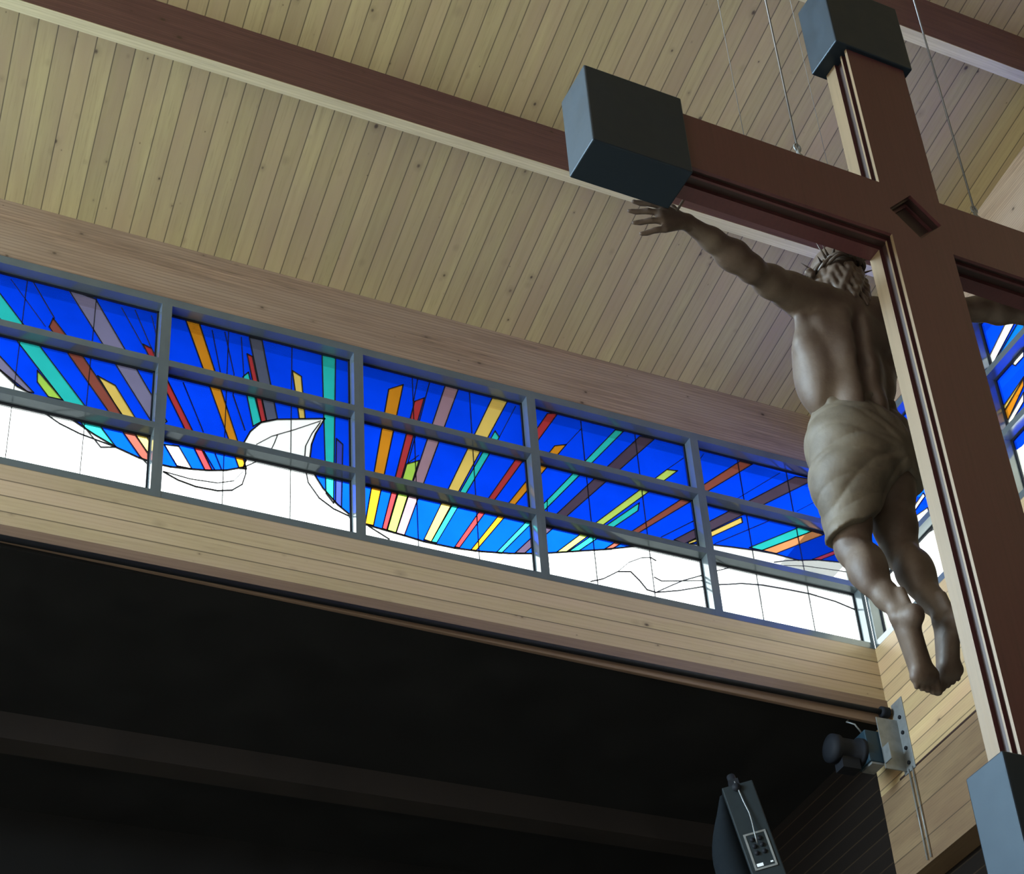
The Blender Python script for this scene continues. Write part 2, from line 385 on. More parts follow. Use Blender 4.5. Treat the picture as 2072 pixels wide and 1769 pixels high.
# ------------------------------------------------------------------ stained glass
ART_A = [["T",[[0.996,9.819],[1.083,9.692],[1.977,8.547],[1.873,8.517],[1.579,8.868],[1.019,9.578]]],["L",[[1.395,9.076],[1.586,8.861],[1.488,8.86],[1.403,8.972]]],["V",[[1.056,9.208],[1.137,9.124],[1.388,8.867],[1.345,8.862],[1.266,8.929],[1.07,9.06]]],["M",[[1.441,9.507],[1.461,9.599],[1.706,9.287],[2.199,8.556],[2.204,8.456],[2.144,8.513]]],["Y",[[1.808,9.157],[1.936,9.106],[2.22,8.642],[2.226,8.52],[1.99,8.858]]],["V",[[1.543,9.92],[1.746,9.886],[2.318,8.881],[2.244,8.791]]],["R",[[2.11,9.562],[2.173,9.542],[2.659,8.531],[2.607,8.517]]],["W",[[2.309,8.668],[2.412,8.681],[2.514,8.502],[2.407,8.5]]],["O",[[2.409,9.913],[2.513,9.915],[2.908,8.612],[2.853,8.602]]],["T",[[2.861,9.484],[2.901,9.54],[3.007,9.086],[2.947,9.025]]],["R",[[2.886,9.721],[2.928,9.707],[3.045,9.106],[3.007,9.081]]],["G",[[2.9,9.893],[2.999,9.898],[3.13,9.149],[3.048,9.107]]],["Y",[[3.24,9.664],[3.311,9.628],[3.343,9.217],[3.297,9.203]]],["T",[[3.475,9.899],[3.584,9.908],[3.562,8.472],[3.504,8.549]]],["I",[[3.586,9.094],[3.636,9.052],[3.622,8.446],[3.576,8.481]]],["O",[[4.015,9.718],[4.137,9.804],[3.867,8.346],[3.802,8.346]]],["R",[[4.228,9.659],[4.311,9.722],[3.969,8.331],[3.934,8.337]]],["M2",[[4.5,9.927],[4.615,9.934],[4.106,8.314],[4.04,8.319]]],["L",[[4.144,9.004],[4.245,9.068],[4.04,8.324],[3.974,8.332]]],["Y",[[4.897,9.897],[5.036,9.915],[4.317,8.31],[4.26,8.318]]],["T",[[4.904,9.557],[4.936,9.501],[4.361,8.313],[4.317,8.31]]],["R",[[5.383,9.881],[5.48,9.914],[4.542,8.311],[4.505,8.312]]],["O",[[5.422,9.552],[5.53,9.598],[4.673,8.313],[4.634,8.314]]],["T",[[6.001,9.89],[6.078,9.899],[4.886,8.346],[4.841,8.34]]],["P",[[6.228,9.888],[6.366,9.899],[5.08,8.394],[4.996,8.373]]],["L2",[[6.449,9.595],[6.55,9.61],[5.438,8.496],[5.352,8.471]]],["T",[[6.144,9.164],[6.123,9.078],[5.542,8.527],[5.454,8.5]]],["M",[[7.189,9.893],[7.311,9.894],[5.841,8.622],[5.768,8.599]]],["P",[[7.737,9.875],[7.935,9.898],[6.519,8.846],[6.425,8.861]]],["Y",[[7.111,9.269],[7.114,9.215],[6.784,8.981],[6.555,8.849],[6.555,8.867]]],["T",[[7.679,9.31],[7.805,9.3],[7.26,8.963],[7.141,8.963]]],["O2",[[7.805,9.3],[7.923,9.294],[7.397,8.965],[7.26,8.963]]],["R2",[[8.14,9.228],[8.132,9.185],[7.836,9.005],[7.752,8.99]]],["w",[[1.042,9.101],[1.149,8.998],[1.234,8.105],[1.14,8.107]]],["w",[[1.149,8.998],[1.275,8.89],[1.346,8.103],[1.234,8.105]]],["w",[[1.275,8.89],[1.358,8.858],[1.423,8.102],[1.346,8.103]]],["w",[[1.358,8.858],[1.474,8.785],[1.531,8.1],[1.423,8.102]]],["w",[[1.474,8.785],[1.667,8.703],[1.712,8.096],[1.531,8.1]]],["w",[[1.667,8.703],[1.822,8.617],[1.858,8.093],[1.712,8.096]]],["w",[[1.822,8.617],[1.977,8.547],[2.006,8.09],[1.858,8.093]]],["w",[[1.977,8.547],[2.144,8.497],[2.167,8.087],[2.006,8.09]]],["w",[[2.144,8.497],[2.247,8.481],[2.267,8.085],[2.167,8.087]]],["w",[[2.247,8.481],[2.362,8.479],[2.381,8.083],[2.267,8.085]]],["w",[[2.362,8.479],[2.504,8.499],[2.52,8.081],[2.381,8.083]]],["w",[[2.504,8.499],[2.633,8.522],[2.648,8.078],[2.52,8.081]]],["w",[[2.633,8.522],[2.763,8.56],[2.777,8.076],[2.648,8.078]]],["w",[[2.763,8.56],[2.888,8.623],[2.901,8.073],[2.777,8.076]]],["w",[[3.13,9.146],[3.491,9.254],[3.475,9.217],[3.007,9.078]]],["w",[[3.007,9.078],[3.475,9.217],[3.432,9.116],[2.927,8.967]]],["w",[[2.927,8.967],[3.432,9.116],[3.424,9.096],[2.92,8.948]]],["w",[[2.92,8.948],[3.424,9.096],[3.398,9.0],[2.883,8.851]]],["w",[[2.883,8.851],[3.398,9.0],[3.393,8.981],[2.884,8.834]]],["w",[[2.884,8.834],[3.393,8.981],[3.382,8.857],[2.893,8.718]]],["w",[[2.893,8.718],[3.382,8.857],[3.389,8.824],[2.896,8.685]]],["w",[[2.896,8.685],[3.389,8.824],[3.402,8.755],[2.882,8.61]]],["w",[[2.882,8.61],[3.402,8.755],[3.41,8.71],[2.881,8.563]]],["w",[[2.881,8.563],[3.41,8.71],[3.48,8.593],[2.879,8.43]]],["w",[[2.879,8.43],[3.48,8.593],[3.59,8.471],[2.877,8.281]]],["w",[[2.877,8.281],[3.59,8.471],[3.707,8.384],[2.876,8.167]]],["w",[[2.876,8.167],[3.707,8.384],[3.725,8.125],[2.872,7.911]]],["w",[[3.684,8.377],[3.804,8.342],[3.801,8.118],[3.681,8.121]]],["w",[[3.804,8.342],[3.976,8.326],[3.972,8.113],[3.801,8.118]]],["w",[[3.976,8.326],[4.118,8.315],[4.112,8.109],[3.972,8.113]]],["w",[[4.118,8.315],[4.26,8.299],[4.253,8.104],[4.112,8.109]]],["w",[[4.26,8.299],[4.505,8.3],[4.496,8.097],[4.253,8.104]]],["w",[[4.505,8.3],[4.725,8.323],[4.713,8.091],[4.496,8.097]]],["w",[[4.725,8.323],[4.95,8.361],[4.932,8.085],[4.713,8.091]]],["w",[[4.95,8.361],[5.187,8.418],[5.162,8.078],[4.932,8.085]]],["w",[[5.187,8.418],[5.351,8.468],[5.32,8.073],[5.162,8.078]]],["w",[[5.351,8.468],[5.574,8.54],[5.532,8.067],[5.32,8.073]]],["w",[[5.574,8.54],[5.768,8.601],[5.716,8.062],[5.532,8.067]]],["w",[[5.768,8.601],[5.999,8.684],[5.932,8.055],[5.716,8.062]]],["w",[[5.999,8.684],[6.319,8.791],[6.231,8.047],[5.932,8.055]]],["w",[[6.319,8.791],[6.778,8.906],[6.658,8.034],[6.231,8.047]]],["w",[[6.778,8.901],[6.997,8.928],[6.873,8.077],[6.665,8.079]]],["w",[[6.997,8.928],[7.209,8.95],[7.073,8.075],[6.873,8.077]]],["w",[[7.209,8.95],[7.389,8.959],[7.245,8.073],[7.073,8.075]]],["w",[[7.389,8.959],[7.61,8.947],[7.46,8.07],[7.245,8.073]]],["w",[[7.61,8.947],[7.813,8.999],[7.646,8.068],[7.46,8.07]]],["w",[[7.813,8.999],[8.048,9.032],[7.865,8.066],[7.646,8.068]]],["w",[[8.048,9.032],[8.442,9.064],[8.237,8.061],[7.865,8.066]]]]
LEAD_A = [[1.2,[[1.042,9.101],[1.149,8.998],[1.275,8.89],[1.358,8.858],[1.474,8.785],[1.667,8.703],[1.822,8.617],[1.977,8.547],[2.144,8.497],[2.247,8.481],[2.362,8.479],[2.504,8.499],[2.633,8.522],[2.763,8.56],[2.888,8.623]]],[0.7,[[2.888,8.623],[2.98,8.7]]],[1.2,[[2.882,8.61],[2.9,8.686],[2.883,8.851],[2.927,8.967],[3.007,9.078],[3.13,9.146],[3.495,9.262],[3.424,9.096],[3.393,8.981],[3.382,8.857],[3.41,8.71],[3.48,8.593],[3.59,8.471],[3.707,8.384]]],[1.2,[[3.684,8.377],[3.804,8.342],[3.976,8.326],[4.118,8.315],[4.26,8.299],[4.505,8.3],[4.725,8.323],[4.95,8.361],[5.187,8.418],[5.351,8.468],[5.574,8.54],[5.768,8.601],[5.999,8.684],[6.319,8.791],[6.778,8.906]]],[1.2,[[6.778,8.901],[6.997,8.928],[7.209,8.95],[7.389,8.959],[7.61,8.947],[7.813,8.999],[8.048,9.032],[8.442,9.064]]],[0.8,[[1.481,8.705],[1.584,8.645],[1.724,8.596],[1.977,8.547]]],[0.9,[[2.314,8.422],[2.418,8.377],[2.548,8.352],[2.704,8.357],[2.808,8.39],[2.879,8.462],[2.904,8.569],[2.897,8.651]]],[0.35,[[2.314,8.425],[2.507,8.41],[2.702,8.427],[2.819,8.479],[2.882,8.58]]],[0.8,[[3.341,8.845],[3.347,8.951],[3.396,9.087],[3.459,9.212]]],[0.8,[[3.345,8.743],[3.369,8.614],[3.452,8.493],[3.562,8.422],[3.679,8.386]]],[0.6,[[2.977,8.861],[3.091,8.972],[3.256,9.081],[3.466,9.232]]],[0.7,[[3.086,8.841],[3.109,8.908],[3.132,8.993]]],[0.7,[[3.829,8.332],[3.989,8.252]]],[0.8,[[5.626,8.26],[5.74,8.313],[5.876,8.415],[5.989,8.442],[6.061,8.372],[6.117,8.298],[6.196,8.29],[6.353,8.397],[6.46,8.467],[6.68,8.582]]],[0.8,[[6.196,8.29],[6.413,8.359],[6.673,8.464]]],[0.5,[[5.876,8.415],[5.983,8.529],[6.103,8.604],[6.186,8.628],[6.233,8.607]]],[0.5,[[6.197,8.439],[6.259,8.415],[6.442,8.459],[6.68,8.519]]],[0.9,[[6.773,8.5],[6.899,8.535],[7.006,8.568],[7.206,8.599],[7.448,8.612],[7.665,8.618],[7.912,8.598],[8.161,8.543]]],[0.7,[[6.771,8.634],[6.935,8.71]]],[0.8,[[7.364,8.868],[7.487,8.912],[7.61,8.947]]],[0.4,[[7.457,8.857],[7.667,8.902],[8.086,8.943]]],[0.7,[[2.419,9.283],[2.582,8.865]]],[0.8,[[2.791,9.276],[2.887,8.972]]],[0.5,[[2.614,9.871],[2.689,9.476]]],[0.5,[[2.711,9.885],[2.792,9.49],[2.791,9.276]]],[0.5,[[2.838,9.872],[2.868,9.486]]],[0.7,[[1.292,9.907],[1.471,9.603]]],[0.4,[[1.142,9.872],[1.416,9.502]]],[0.5,[[1.935,9.869],[2.121,9.525]]],[0.5,[[2.035,9.876],[2.173,9.542]]],[0.4,[[2.157,9.863],[2.232,9.561]]],[0.7,[[2.595,8.683],[2.679,8.536]]],[0.7,[[2.674,8.689],[2.727,8.553]]],[0.6,[[4.261,9.9],[4.219,9.656]]],[0.7,[[4.36,9.893],[4.262,9.469],[4.152,9.012]]],[0.5,[[5.101,9.873],[4.936,9.501]]],[0.6,[[4.144,9.004],[4.243,9.118]]],[0.5,[[5.688,9.817],[5.53,9.598]]],[0.5,[[6.624,9.767],[6.449,9.595]]],[0.4,[[5.314,8.982],[5.3,8.799]]],[0.7,[[6.642,9.112],[6.311,8.861]]],[0.4,[[7.584,9.875],[7.097,9.462]]],[0.4,[[6.833,9.873],[6.786,9.797]]],[0.6,[[7.388,9.306],[6.812,8.921]]],[0.3,[[7.944,9.679],[7.69,9.487]]]]
ART_B = [["W",[[2.42,9.746],[2.513,9.66],[1.972,9.454],[1.936,9.534]]],["Y",[[1.957,9.532],[1.974,9.477],[1.949,9.449],[1.916,9.51]]],["C",[[2.451,9.472],[2.501,9.606],[1.952,9.341],[1.972,9.454]]],["W",[[2.424,9.399],[2.374,9.266],[2.263,9.267],[2.241,9.302]]],["Y",[[2.316,9.11],[2.244,9.077],[1.964,8.995],[1.949,9.04]]],["O",[[2.311,9.098],[2.289,9.039],[1.986,8.884],[1.962,8.989]]],["W",[[2.271,8.991],[2.245,8.92],[1.991,8.841],[1.96,8.881]]],["W",[[0.891,9.072],[0.905,9.029],[0.75,9.0],[0.714,9.04]]],["Y",[[0.725,9.031],[0.729,8.949],[0.666,8.983],[0.671,9.045]]],["W",[[0.763,8.924],[0.903,8.912],[0.902,8.769],[0.911,8.685],[0.579,8.784],[0.643,8.973]]]]

def clip_half(poly, a, b, keep_left=True):
    out = []
    def side(p):
        v = (b[0] - a[0]) * (p[1] - a[1]) - (b[1] - a[1]) * (p[0] - a[0])
        return v if keep_left else -v
    for i in range(len(poly)):
        p, q = poly[i], poly[(i + 1) % len(poly)]
        sp, sq = side(p), side(q)
        if sp >= 0: out.append(p)
        if (sp > 0 and sq < 0) or (sp < 0 and sq > 0):
            t = sp / (sp - sq); out.append((p[0] + (q[0] - p[0]) * t, p[1] + (q[1] - p[1]) * t))
    return out
def p_area(p): return .5 * sum(p[i][0] * p[(i + 1) % len(p)][1] - p[(i + 1) % len(p)][0] * p[i][1] for i in range(len(p)))
def hull(pts):
    pts = sorted(set(map(tuple, pts)))
    def half(ps):
        h = []
        for p in ps:
            while len(h) > 1 and (h[-1][0] - h[-2][0]) * (p[1] - h[-2][1]) - (h[-1][1] - h[-2][1]) * (p[0] - h[-2][0]) <= 0: h.pop()
            h.append(p)
        return h[:-1]
    return half(pts) + half(pts[::-1])
def paint(rect, shapes):
    x0, x1, z0, z1 = rect
    polys = [([(x0, z0), (x1, z0), (x1, z1), (x0, z1)], 'B')]
    for c, pts in shapes:
        hp = hull(pts)
        if max(p[0] for p in hp) < x0 or min(p[0] for p in hp) > x1 or max(p[1] for p in hp) < z0 or min(p[1] for p in hp) > z1: continue
        nxt = []
        for poly, col in polys:
            rem = poly
            for i in range(len(hp)):
                a, b = hp[i], hp[(i + 1) % len(hp)]
                o_ = clip_half(rem, a, b, False)
                if len(o_) > 2 and abs(p_area(o_)) > 1e-6: nxt.append((o_, col))
                rem = clip_half(rem, a, b, True)
                if len(rem) < 3: break
            if len(rem) > 2 and abs(p_area(rem)) > 1e-6: nxt.append((rem, c))
        polys = nxt
    return polys
def seg_clip(a, b, r):
    t0, t1 = 0., 1.; d = (b[0] - a[0], b[1] - a[1])
    for p, q in ((-d[0], a[0] - r[0]), (d[0], r[1] - a[0]), (-d[1], a[1] - r[2]), (d[1], r[3] - a[1])):
        if abs(p) < 1e-12:
            if q < 0: return None
        else:
            t = q / p
            if p < 0: t0 = max(t0, t)
            else: t1 = min(t1, t)
    if t0 >= t1: return None
    return ((a[0] + d[0] * t0, a[1] + d[1] * t0), (a[0] + d[0] * t1, a[1] + d[1] * t1))
ROWS = ((8.159, 8.706), (8.761, 9.312), (9.370, 9.906))
WH = .0375
GKEYS = list(GM)
def window(n, frame, x0, x1, shapes, leads, label, edge0=False, edge1=False):
    e = empty('window_%d' % n, matrix=frame @ Matrix.Translation((x0, 0, 0)))
    tag(e, label, 'window', kind='structure')
    w = x1 - x0
    fb = MB()
    a0, a1 = (0, w)
    g0, g1 = WH, w - WH
    D = .135
    fb.box(0, w, 0, D, 8.101, ROWS[0][0]); fb.box(0, w, 0, D, ROWS[0][1], ROWS[1][0]); fb.box(0, w, 0, D, ROWS[1][1], ROWS[2][0]); fb.box(0, w, 0, D, ROWS[2][1], 9.976)
    fb.box(0, g0, -.001, D, 8.101, 9.976); fb.box(g1, w, -.001, D, 8.101, 9.976)
    for z0, z1 in ROWS:                      # glazing beads set back inside each opening
        for (u0, u1, v0, v1) in ((g0, g1, z0, z0 + .012), (g0, g1, z1 - .012, z1), (g0, g0 + .012, z0, z1), (g1 - .012, g1, z0, z1)):
            fb.box(u0, u1, .088, .104, v0, v1, 1)
    fb.build('window_frame', [M['frame'], M['black']], e, bevel=0)
    thirds = [x0 + w / 3, x0 + 2 * w / 3]
    for z0, z1 in ROWS:
        pb = MB(); order = []
        for poly, c in paint((x0 + g0, x0 + g1, z0, z1), shapes):
            if p_area(poly) < 0: poly = poly[::-1]
            pb.add([(p[0] - x0, .110, p[1]) for p in poly], [tuple(range(len(poly)))], GKEYS.index(c.upper() if c == 'w' else c))
        pn = pb.build('glass_pane', [GM[k] for k in GKEYS], e)
        lb = MB(); r = (x0 + g0, x0 + g1, z0, z1)
        def lead(a, b, wd):
            c_ = seg_clip(a, b, r)
            if not c_: return
            (ax, az), (bx, bz) = c_
            dx, dz = bx - ax, bz - az; ln = math.hypot(dx, dz)
            if ln < .004: return
            nx, nz = -dz / ln * wd / 2, dx / ln * wd / 2; ex, ez = dx / ln * wd * .4, dz / ln * wd * .4
            q = [(ax - ex - x0, az - ez), (bx + ex - x0, bz + ez)]
            lb.hexa([(q[0][0] - nx, .104, q[0][1] - nz), (q[1][0] - nx, .104, q[1][1] - nz), (q[1][0] - nx, .116, q[1][1] - nz), (q[0][0] - nx, .116, q[0][1] - nz),
                     (q[0][0] + nx, .104, q[0][1] + nz), (q[1][0] + nx, .104, q[1][1] + nz), (q[1][0] + nx, .116, q[1][1] + nz), (q[0][0] + nx, .116, q[0][1] + nz)])
        for c, pts in shapes:
            if c == 'w': continue
            hp = hull(pts)
            for i in range(len(hp)): lead(hp[i], hp[(i + 1) % len(hp)], .0075)
        for wd, pts in leads:
            for a, b in zip(pts, pts[1:]): lead(a, b, .0095 * wd)
        for t in thirds: lead((t, z0), (t, z1), .005)
        if lb.v: lb.build('leading', M['lead'], pn)
    return e
# the panes left of the picture carry the same kind of rays over a pale wave
def gen(x0, x1, seed):
    rr = random.Random(seed); out = []
    x = x0
    if x1 < 1: out.append(('S', [(x0 - 1, 8.1), (x1 + 1, 8.1), (x1 + 1, 10), (x0 - 1, 10)]))  # pale base glass added in the unseen bays for brighter reflections
    while x < x1:
        wdt = rr.uniform(.05, .12); sl = rr.uniform(.3, .7)
        out.append((rr.choice('TVMYROGC'), [(x, 8.6), (x + wdt, 8.6), (x + wdt - sl, 9.91), (x - sl, 9.91)]))
        x += rr.uniform(.25, .45) * (2 if x1 < 1 else 1)
    n = int((x1 - x0) / .2)
    for i in range(n):
        a, b = x0 + i * .2, x0 + i * .2 + .2
        out.append(('w', [(a, 8.55 + .12 * math.sin(a * 2)), (b, 8.55 + .12 * math.sin(b * 2)), (b, 8.1), (a, 8.1)]))
    return out
xs = [.76, 2.2445, 3.730, 5.187, 6.682, 8.135]
wl = ['leftmost visible stained glass window, three rows of panes with teal, maroon and yellow rays',
      'second stained glass window from the left, with the white wave crest',
      'middle stained glass window with yellow, amber and mauve rays leaning right',
      'fourth stained glass window from the left, with the thin curling lead lines in clear glass',
      'stained glass window next to the corner, partly behind the statue']
for i in range(5):
    window(i + 1, FA, xs[i], xs[i + 1], ART_A, LEAD_A, wl[i])
for j in range(6):
    x1 = .76 - 1.485 * j
    window(8 + j, FA, x1 - 1.485, x1, gen(x1 - 1.6, x1, 20 + j), [], 'stained glass window in the far wall left of the picture, bay %s from the edge' % ['first', 'second', 'third', 'fourth', 'fifth', 'sixth'][j])
WB = [('w', [(0, 8.1), (1.3, 8.1), (1.3, 8.80), (0, 8.95)]), ('w', [(1.3, 8.1), (2.1, 8.1), (2.1, 8.60), (1.3, 8.80)]), ('w', [(2.1, 8.1), (4.1, 8.1), (4.1, 8.74), (2.1, 8.60)])]
tag(window(6, FB, 0.012, 1.99, ART_B + WB, [], 'side window on the right wall next to the corner, seen between the statue and the cross'))
window(7, FB, 1.99, 3.96, ART_B + WB, [], 'side window on the right wall with white and orange rays, right of the cross upright')
window(14, FB, 3.96, 5.9, gen(3.9, 5.9, 40), [], 'side window on the right wall nearest to the viewer')

# ------------------------------------------------------------------ the cross
aC = math.radians(.7566679)
CU, CN, CZ = 3.213, 3.2, 4.46        # centre of the crossing: along the bar, distance, height
FC = Matrix.Rotation(aC, 4, 'Z') @ Matrix.Translation((CU, CN, CZ))
cross = empty('cross', matrix=FC)
tag(cross, 'large red brown wooden cross with black end caps, hung on steel cables, seen from behind', 'cross')
HW = .1225
ZT, ZB = 5.40 - CZ, 2.20 - CZ        # the timbers run into the caps
UL, UR = 2.10 - CU, 4.33 - CU
BZ0, BZ1 = 4.337 - CZ, 4.581 - CZ
def timber_profile(depths):
    """boards (front, middle, back) with darker grooves between them"""
    return depths
BOARDS = ((0, .012, 0), (.032, .040, 1), (.076, .130, 1))
def cross_shape(mb, y0, y1, inset, hole=None):
    x0, x1, z0, z1 = -HW + inset, HW - inset, BZ0 + inset, BZ1 - inset
    dc = (BZ0 + BZ1) / 2
    # upright above, upright below, bar left, bar right
    mb.box(x0, x1, y0, y1, z1, ZT); mb.box(x0, x1, y0, y1, ZB, z0)
    mb.box(UL, x0, y0, y1, z0, z1); mb.box(x1, UR, y0, y1, z0, z1)
    if hole is None:
        mb.box(x0, x1, y0, y1, z0, z1)
    else:
        dx, dz, cz = hole
        cs = [(x0, z0), (x1, z0), (x1, z1), (x0, z1)]
        ds = [(0, cz - dz), (dx, cz), (0, cz + dz), (-dx, cz)]
        # ring between the square of the crossing and the lozenge
        for i in range(4):
            a, b = cs[i], cs[(i + 1) % 4]; d = ds[i]; d2 = ds[(i + 1) % 4]
            mb.prism([a, b, d], y0, y1, axis=1)
            mb.prism([b, d2, d], y0, y1, axis=1)
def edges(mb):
    # paler colour on the upright's long outer edges stands in for side light
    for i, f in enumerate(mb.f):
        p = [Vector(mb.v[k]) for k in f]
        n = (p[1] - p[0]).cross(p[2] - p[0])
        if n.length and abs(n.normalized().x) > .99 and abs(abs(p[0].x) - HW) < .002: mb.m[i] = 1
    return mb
DC = (BZ0 + BZ1) / 2 + .006
m = MB(); cross_shape(m, 0, .012, 0, (.104, .103, DC)); edges(m).build('front_board', [M['cross'], M['cross_lit_edge']], cross)
m = MB(); cross_shape(m, .012, .032, .014, (.096, .094, DC)); cross_shape(m, .040, .076, .016); m.build('dark_core', M['cross_core'], cross)
m = MB(); cross_shape(m, .032, .040, .0, (.082, .080, DC)); edges(m).build('middle_board', [M['cross'], M['cross_lit_edge']], cross)
m = MB(); cross_shape(m, .076, .130, 0); edges(m).build('rear_board', [M['cross'], M['cross_lit_edge']], cross)
def cap(u0, u1, z0, z1, label):
    o = MB().box(u0 - CU, u1 - CU, -.016, .146, z0 - CZ, z1 - CZ).build('end_cap', M['cap'], cross, bevel=.005)
    o['label'] = label
cap(1.990, 2.334, 4.288, 4.632, 'black square cap on the left end of the bar')
cap(4.092, 4.436, 4.288, 4.632, 'black square cap on the right end of the bar')
cap(3.038, 3.366, 5.265, 5.61, 'black square cap on the top of the upright')
cap(3.010, 3.416, 1.75, 2.368, 'slate black block round the foot of the upright')

# cables up to the ceiling
def ceil_under(x, y): return 10.53 + .083 * (10 - y)
cab = [(2.79, .018, .0034, 'steel cable rising from the left arm of the cross'), (3.508, .018, .0034, 'steel cable rising from the right arm of the cross'),
       (2.655, .11, .0012, 'thin wire rising from the left arm nearest the left cap'), (2.985, .11, .0009, 'very thin wire close beside the upright of the cross')]
for u, dn, rad, lb in cab:
    p = Matrix.Rotation(aC, 4, 'Z') @ Vector((u, CN + dn, 4.581))
    e = empty('hanging_cable', loc=p); tag(e, lb, 'cable', group='cables of the cross')
    top = ceil_under(p.x, p.y) - p.z + .01
    MB().tube([(0, 0, .03), (0, 0, top)], rad, 8).build('cable_rope', M['cable'], e)
    if rad > .003:
        f = MB(); f.tube([(0, 0, 0), (0, 0, .012), (0, 0, .013), (0, 0, .05)], [.014, .014, .008, .006], 12)
        f.tube([(.012 * math.cos(t), 0, .055 + .018 * math.sin(t)) for t in [k * math.pi / 5 for k in range(11)]], .0035, 6)
        f.build('eye_bolt', M['steel'], e)

# ------------------------------------------------------------------ the statue (implicit surface, then polygons)
import openvdb
class Field:
    def __init__(s, lo, hi, h):
        s.lo = np.array(lo, float); s.h = h
        s.n = np.ceil((np.array(hi) - s.lo) / h).astype(int)
        s.d = np.full(s.n, .08, np.float32)
        s.off = np.zeros(3)
        s.ax = [s.lo[i] + h * np.arange(s.n[i]) for i in range(3)]
    def region(s, lo, hi, pad):
        i0 = np.maximum(((np.array(lo) - pad - s.lo) / s.h).astype(int), 0)
        i1 = np.minimum(((np.array(hi) + pad - s.lo) / s.h).astype(int) + 2, s.n)
        sl = tuple(slice(a, b) for a, b in zip(i0, i1))
        g = np.meshgrid(*[s.ax[i][sl[i]] for i in range(3)], indexing='ij')
        return sl, g
    def put(s, sl, v, k, op):
        a = s.d[sl]
        if op == 'add':
            h = np.maximum(k - np.abs(a - v), 0) / k if k > 0 else 0
            s.d[sl] = np.minimum(a, v) - h * h * k * .25
        else:
            v = -v; h = np.maximum(k - np.abs(a - v), 0) / k if k > 0 else 0
            s.d[sl] = np.maximum(a, v) + h * h * k * .25
    def cone(s, a, b, ra, rb, k=.03, op='add', flat=None):
        a = np.array(a, float) + s.off; b = np.array(b, float) + s.off; r = max(ra, rb)
        sl, g = s.region(np.minimum(a, b) - r, np.maximum(a, b) + r, k + .03)
        ab = b - a; L2 = ab @ ab + 1e-12
        p = [g[i] - a[i] for i in range(3)]
        t = np.clip((p[0] * ab[0] + p[1] * ab[1] + p[2] * ab[2]) / L2, 0, 1)
        q = [p[i] - ab[i] * t for i in range(3)]
        if flat is not None:                 # squash across the direction 'flat' by factor
            ax, fac = flat; ax = np.array(ax, float); ax /= np.linalg.norm(ax)
            dd = q[0] * ax[0] + q[1] * ax[1] + q[2] * ax[2]
            q = [q[i] + ax[i] * dd * (fac - 1) for i in range(3)]
        v = np.sqrt(q[0] ** 2 + q[1] ** 2 + q[2] ** 2) - (ra + (rb - ra) * t)
        s.put(sl, v, k, op)
    def ell(s, c, r, k=.03, op='add', rot=None):
        c = np.array(c, float) + s.off; r = np.array(r, float); R_ = r.max()
        sl, g = s.region(c - R_, c + R_, k + .03)
        p = [g[i] - c[i] for i in range(3)]
        if rot is not None:
            M3 = np.array(rot); p = [sum(M3[j][i] * p[j] for j in range(3)) for i in range(3)]
        k0 = np.sqrt(sum((p[i] / r[i]) ** 2 for i in range(3))); k1 = np.sqrt(sum((p[i] / r[i] ** 2) ** 2 for i in range(3))) + 1e-9
        s.put(sl, k0 * (k0 - 1) / k1, k, op)
    def chain(s, pts, rs, k=.03, op='add', flat=None):
        for i in range(len(pts) - 1): s.cone(pts[i], pts[i + 1], rs[i], rs[i + 1], k if i else k, op, flat)
    def mesh(s, name, mat, parent, origin, smooth=2):
        g = openvdb.FloatGrid(.08)
        g.copyFromArray(s.d, tolerance=0.0)
        pts, tris, quads = g.convertToPolygons(isovalue=0.0, adaptivity=0.0)
        pts = pts * s.h + s.lo - np.array(origin)
        me = bpy.data.meshes.new(name)
        faces = [tuple(int(i) for i in f[::-1]) for f in quads] + [tuple(int(i) for i in f[::-1]) for f in tris]
        me.from_pydata([tuple(map(float, p)) for p in pts], [], faces)
        me.materials.append(mat)
        me.polygons.foreach_set('use_smooth', [True] * len(me.polygons))
        bm = bmesh.new(); bm.from_mesh(me)
        for _ in range(smooth): bmesh.ops.smooth_vert(bm, verts=bm.verts, factor=.5, use_axis_x=True, use_axis_y=True, use_axis_z=True)
        bmesh.ops.recalc_face_normals(bm, faces=bm.faces)
        bm.to_mesh(me); bm.free(); me.update()
        o = bpy.data.objects.new(name, me); COL.objects.link(o); o.parent = parent
        return o
ORG = (3.213, 3.64, 2.90)
FS = Matrix.Rotation(aC, 4, 'Z') @ Matrix.Translation(ORG)
statue = empty('statue', matrix=FS)
tag(statue, 'brown carved statue of a crucified man in a loincloth, back turned to us', 'statue')
V3 = lambda *a: np.array(a, float)
F = Field((2.20, 3.28, 2.82), (4.14, 3.86, 4.84), .0055)
# trunk; u = along the bar, n = away from us, z = up
F.ell((3.150, 3.655, 4.205), (.168, .108, .175), .04)
F.ell((3.155, 3.665, 4.09), (.155, .098, .13), .05)
F.cone((3.165, 3.68, 4.05), (3.182, 3.69, 3.93), .136, .134, .06, flat=((0, 1, 0), 1.38))
F.ell((3.198, 3.700, 3.86), (.155, .108, .125), .05)
F.ell((3.136, 3.655, 3.79), (.078, .078, .098), .03)
F.ell((3.262, 3.650, 3.80), (.088, .082, .098), .03)
# rib cage edge and flanks
F.ell((3.034, 3.668, 4.10), (.046, .070, .14), .04)
F.ell((3.290, 3.665, 4.12), (.052, .075, .13), .03)
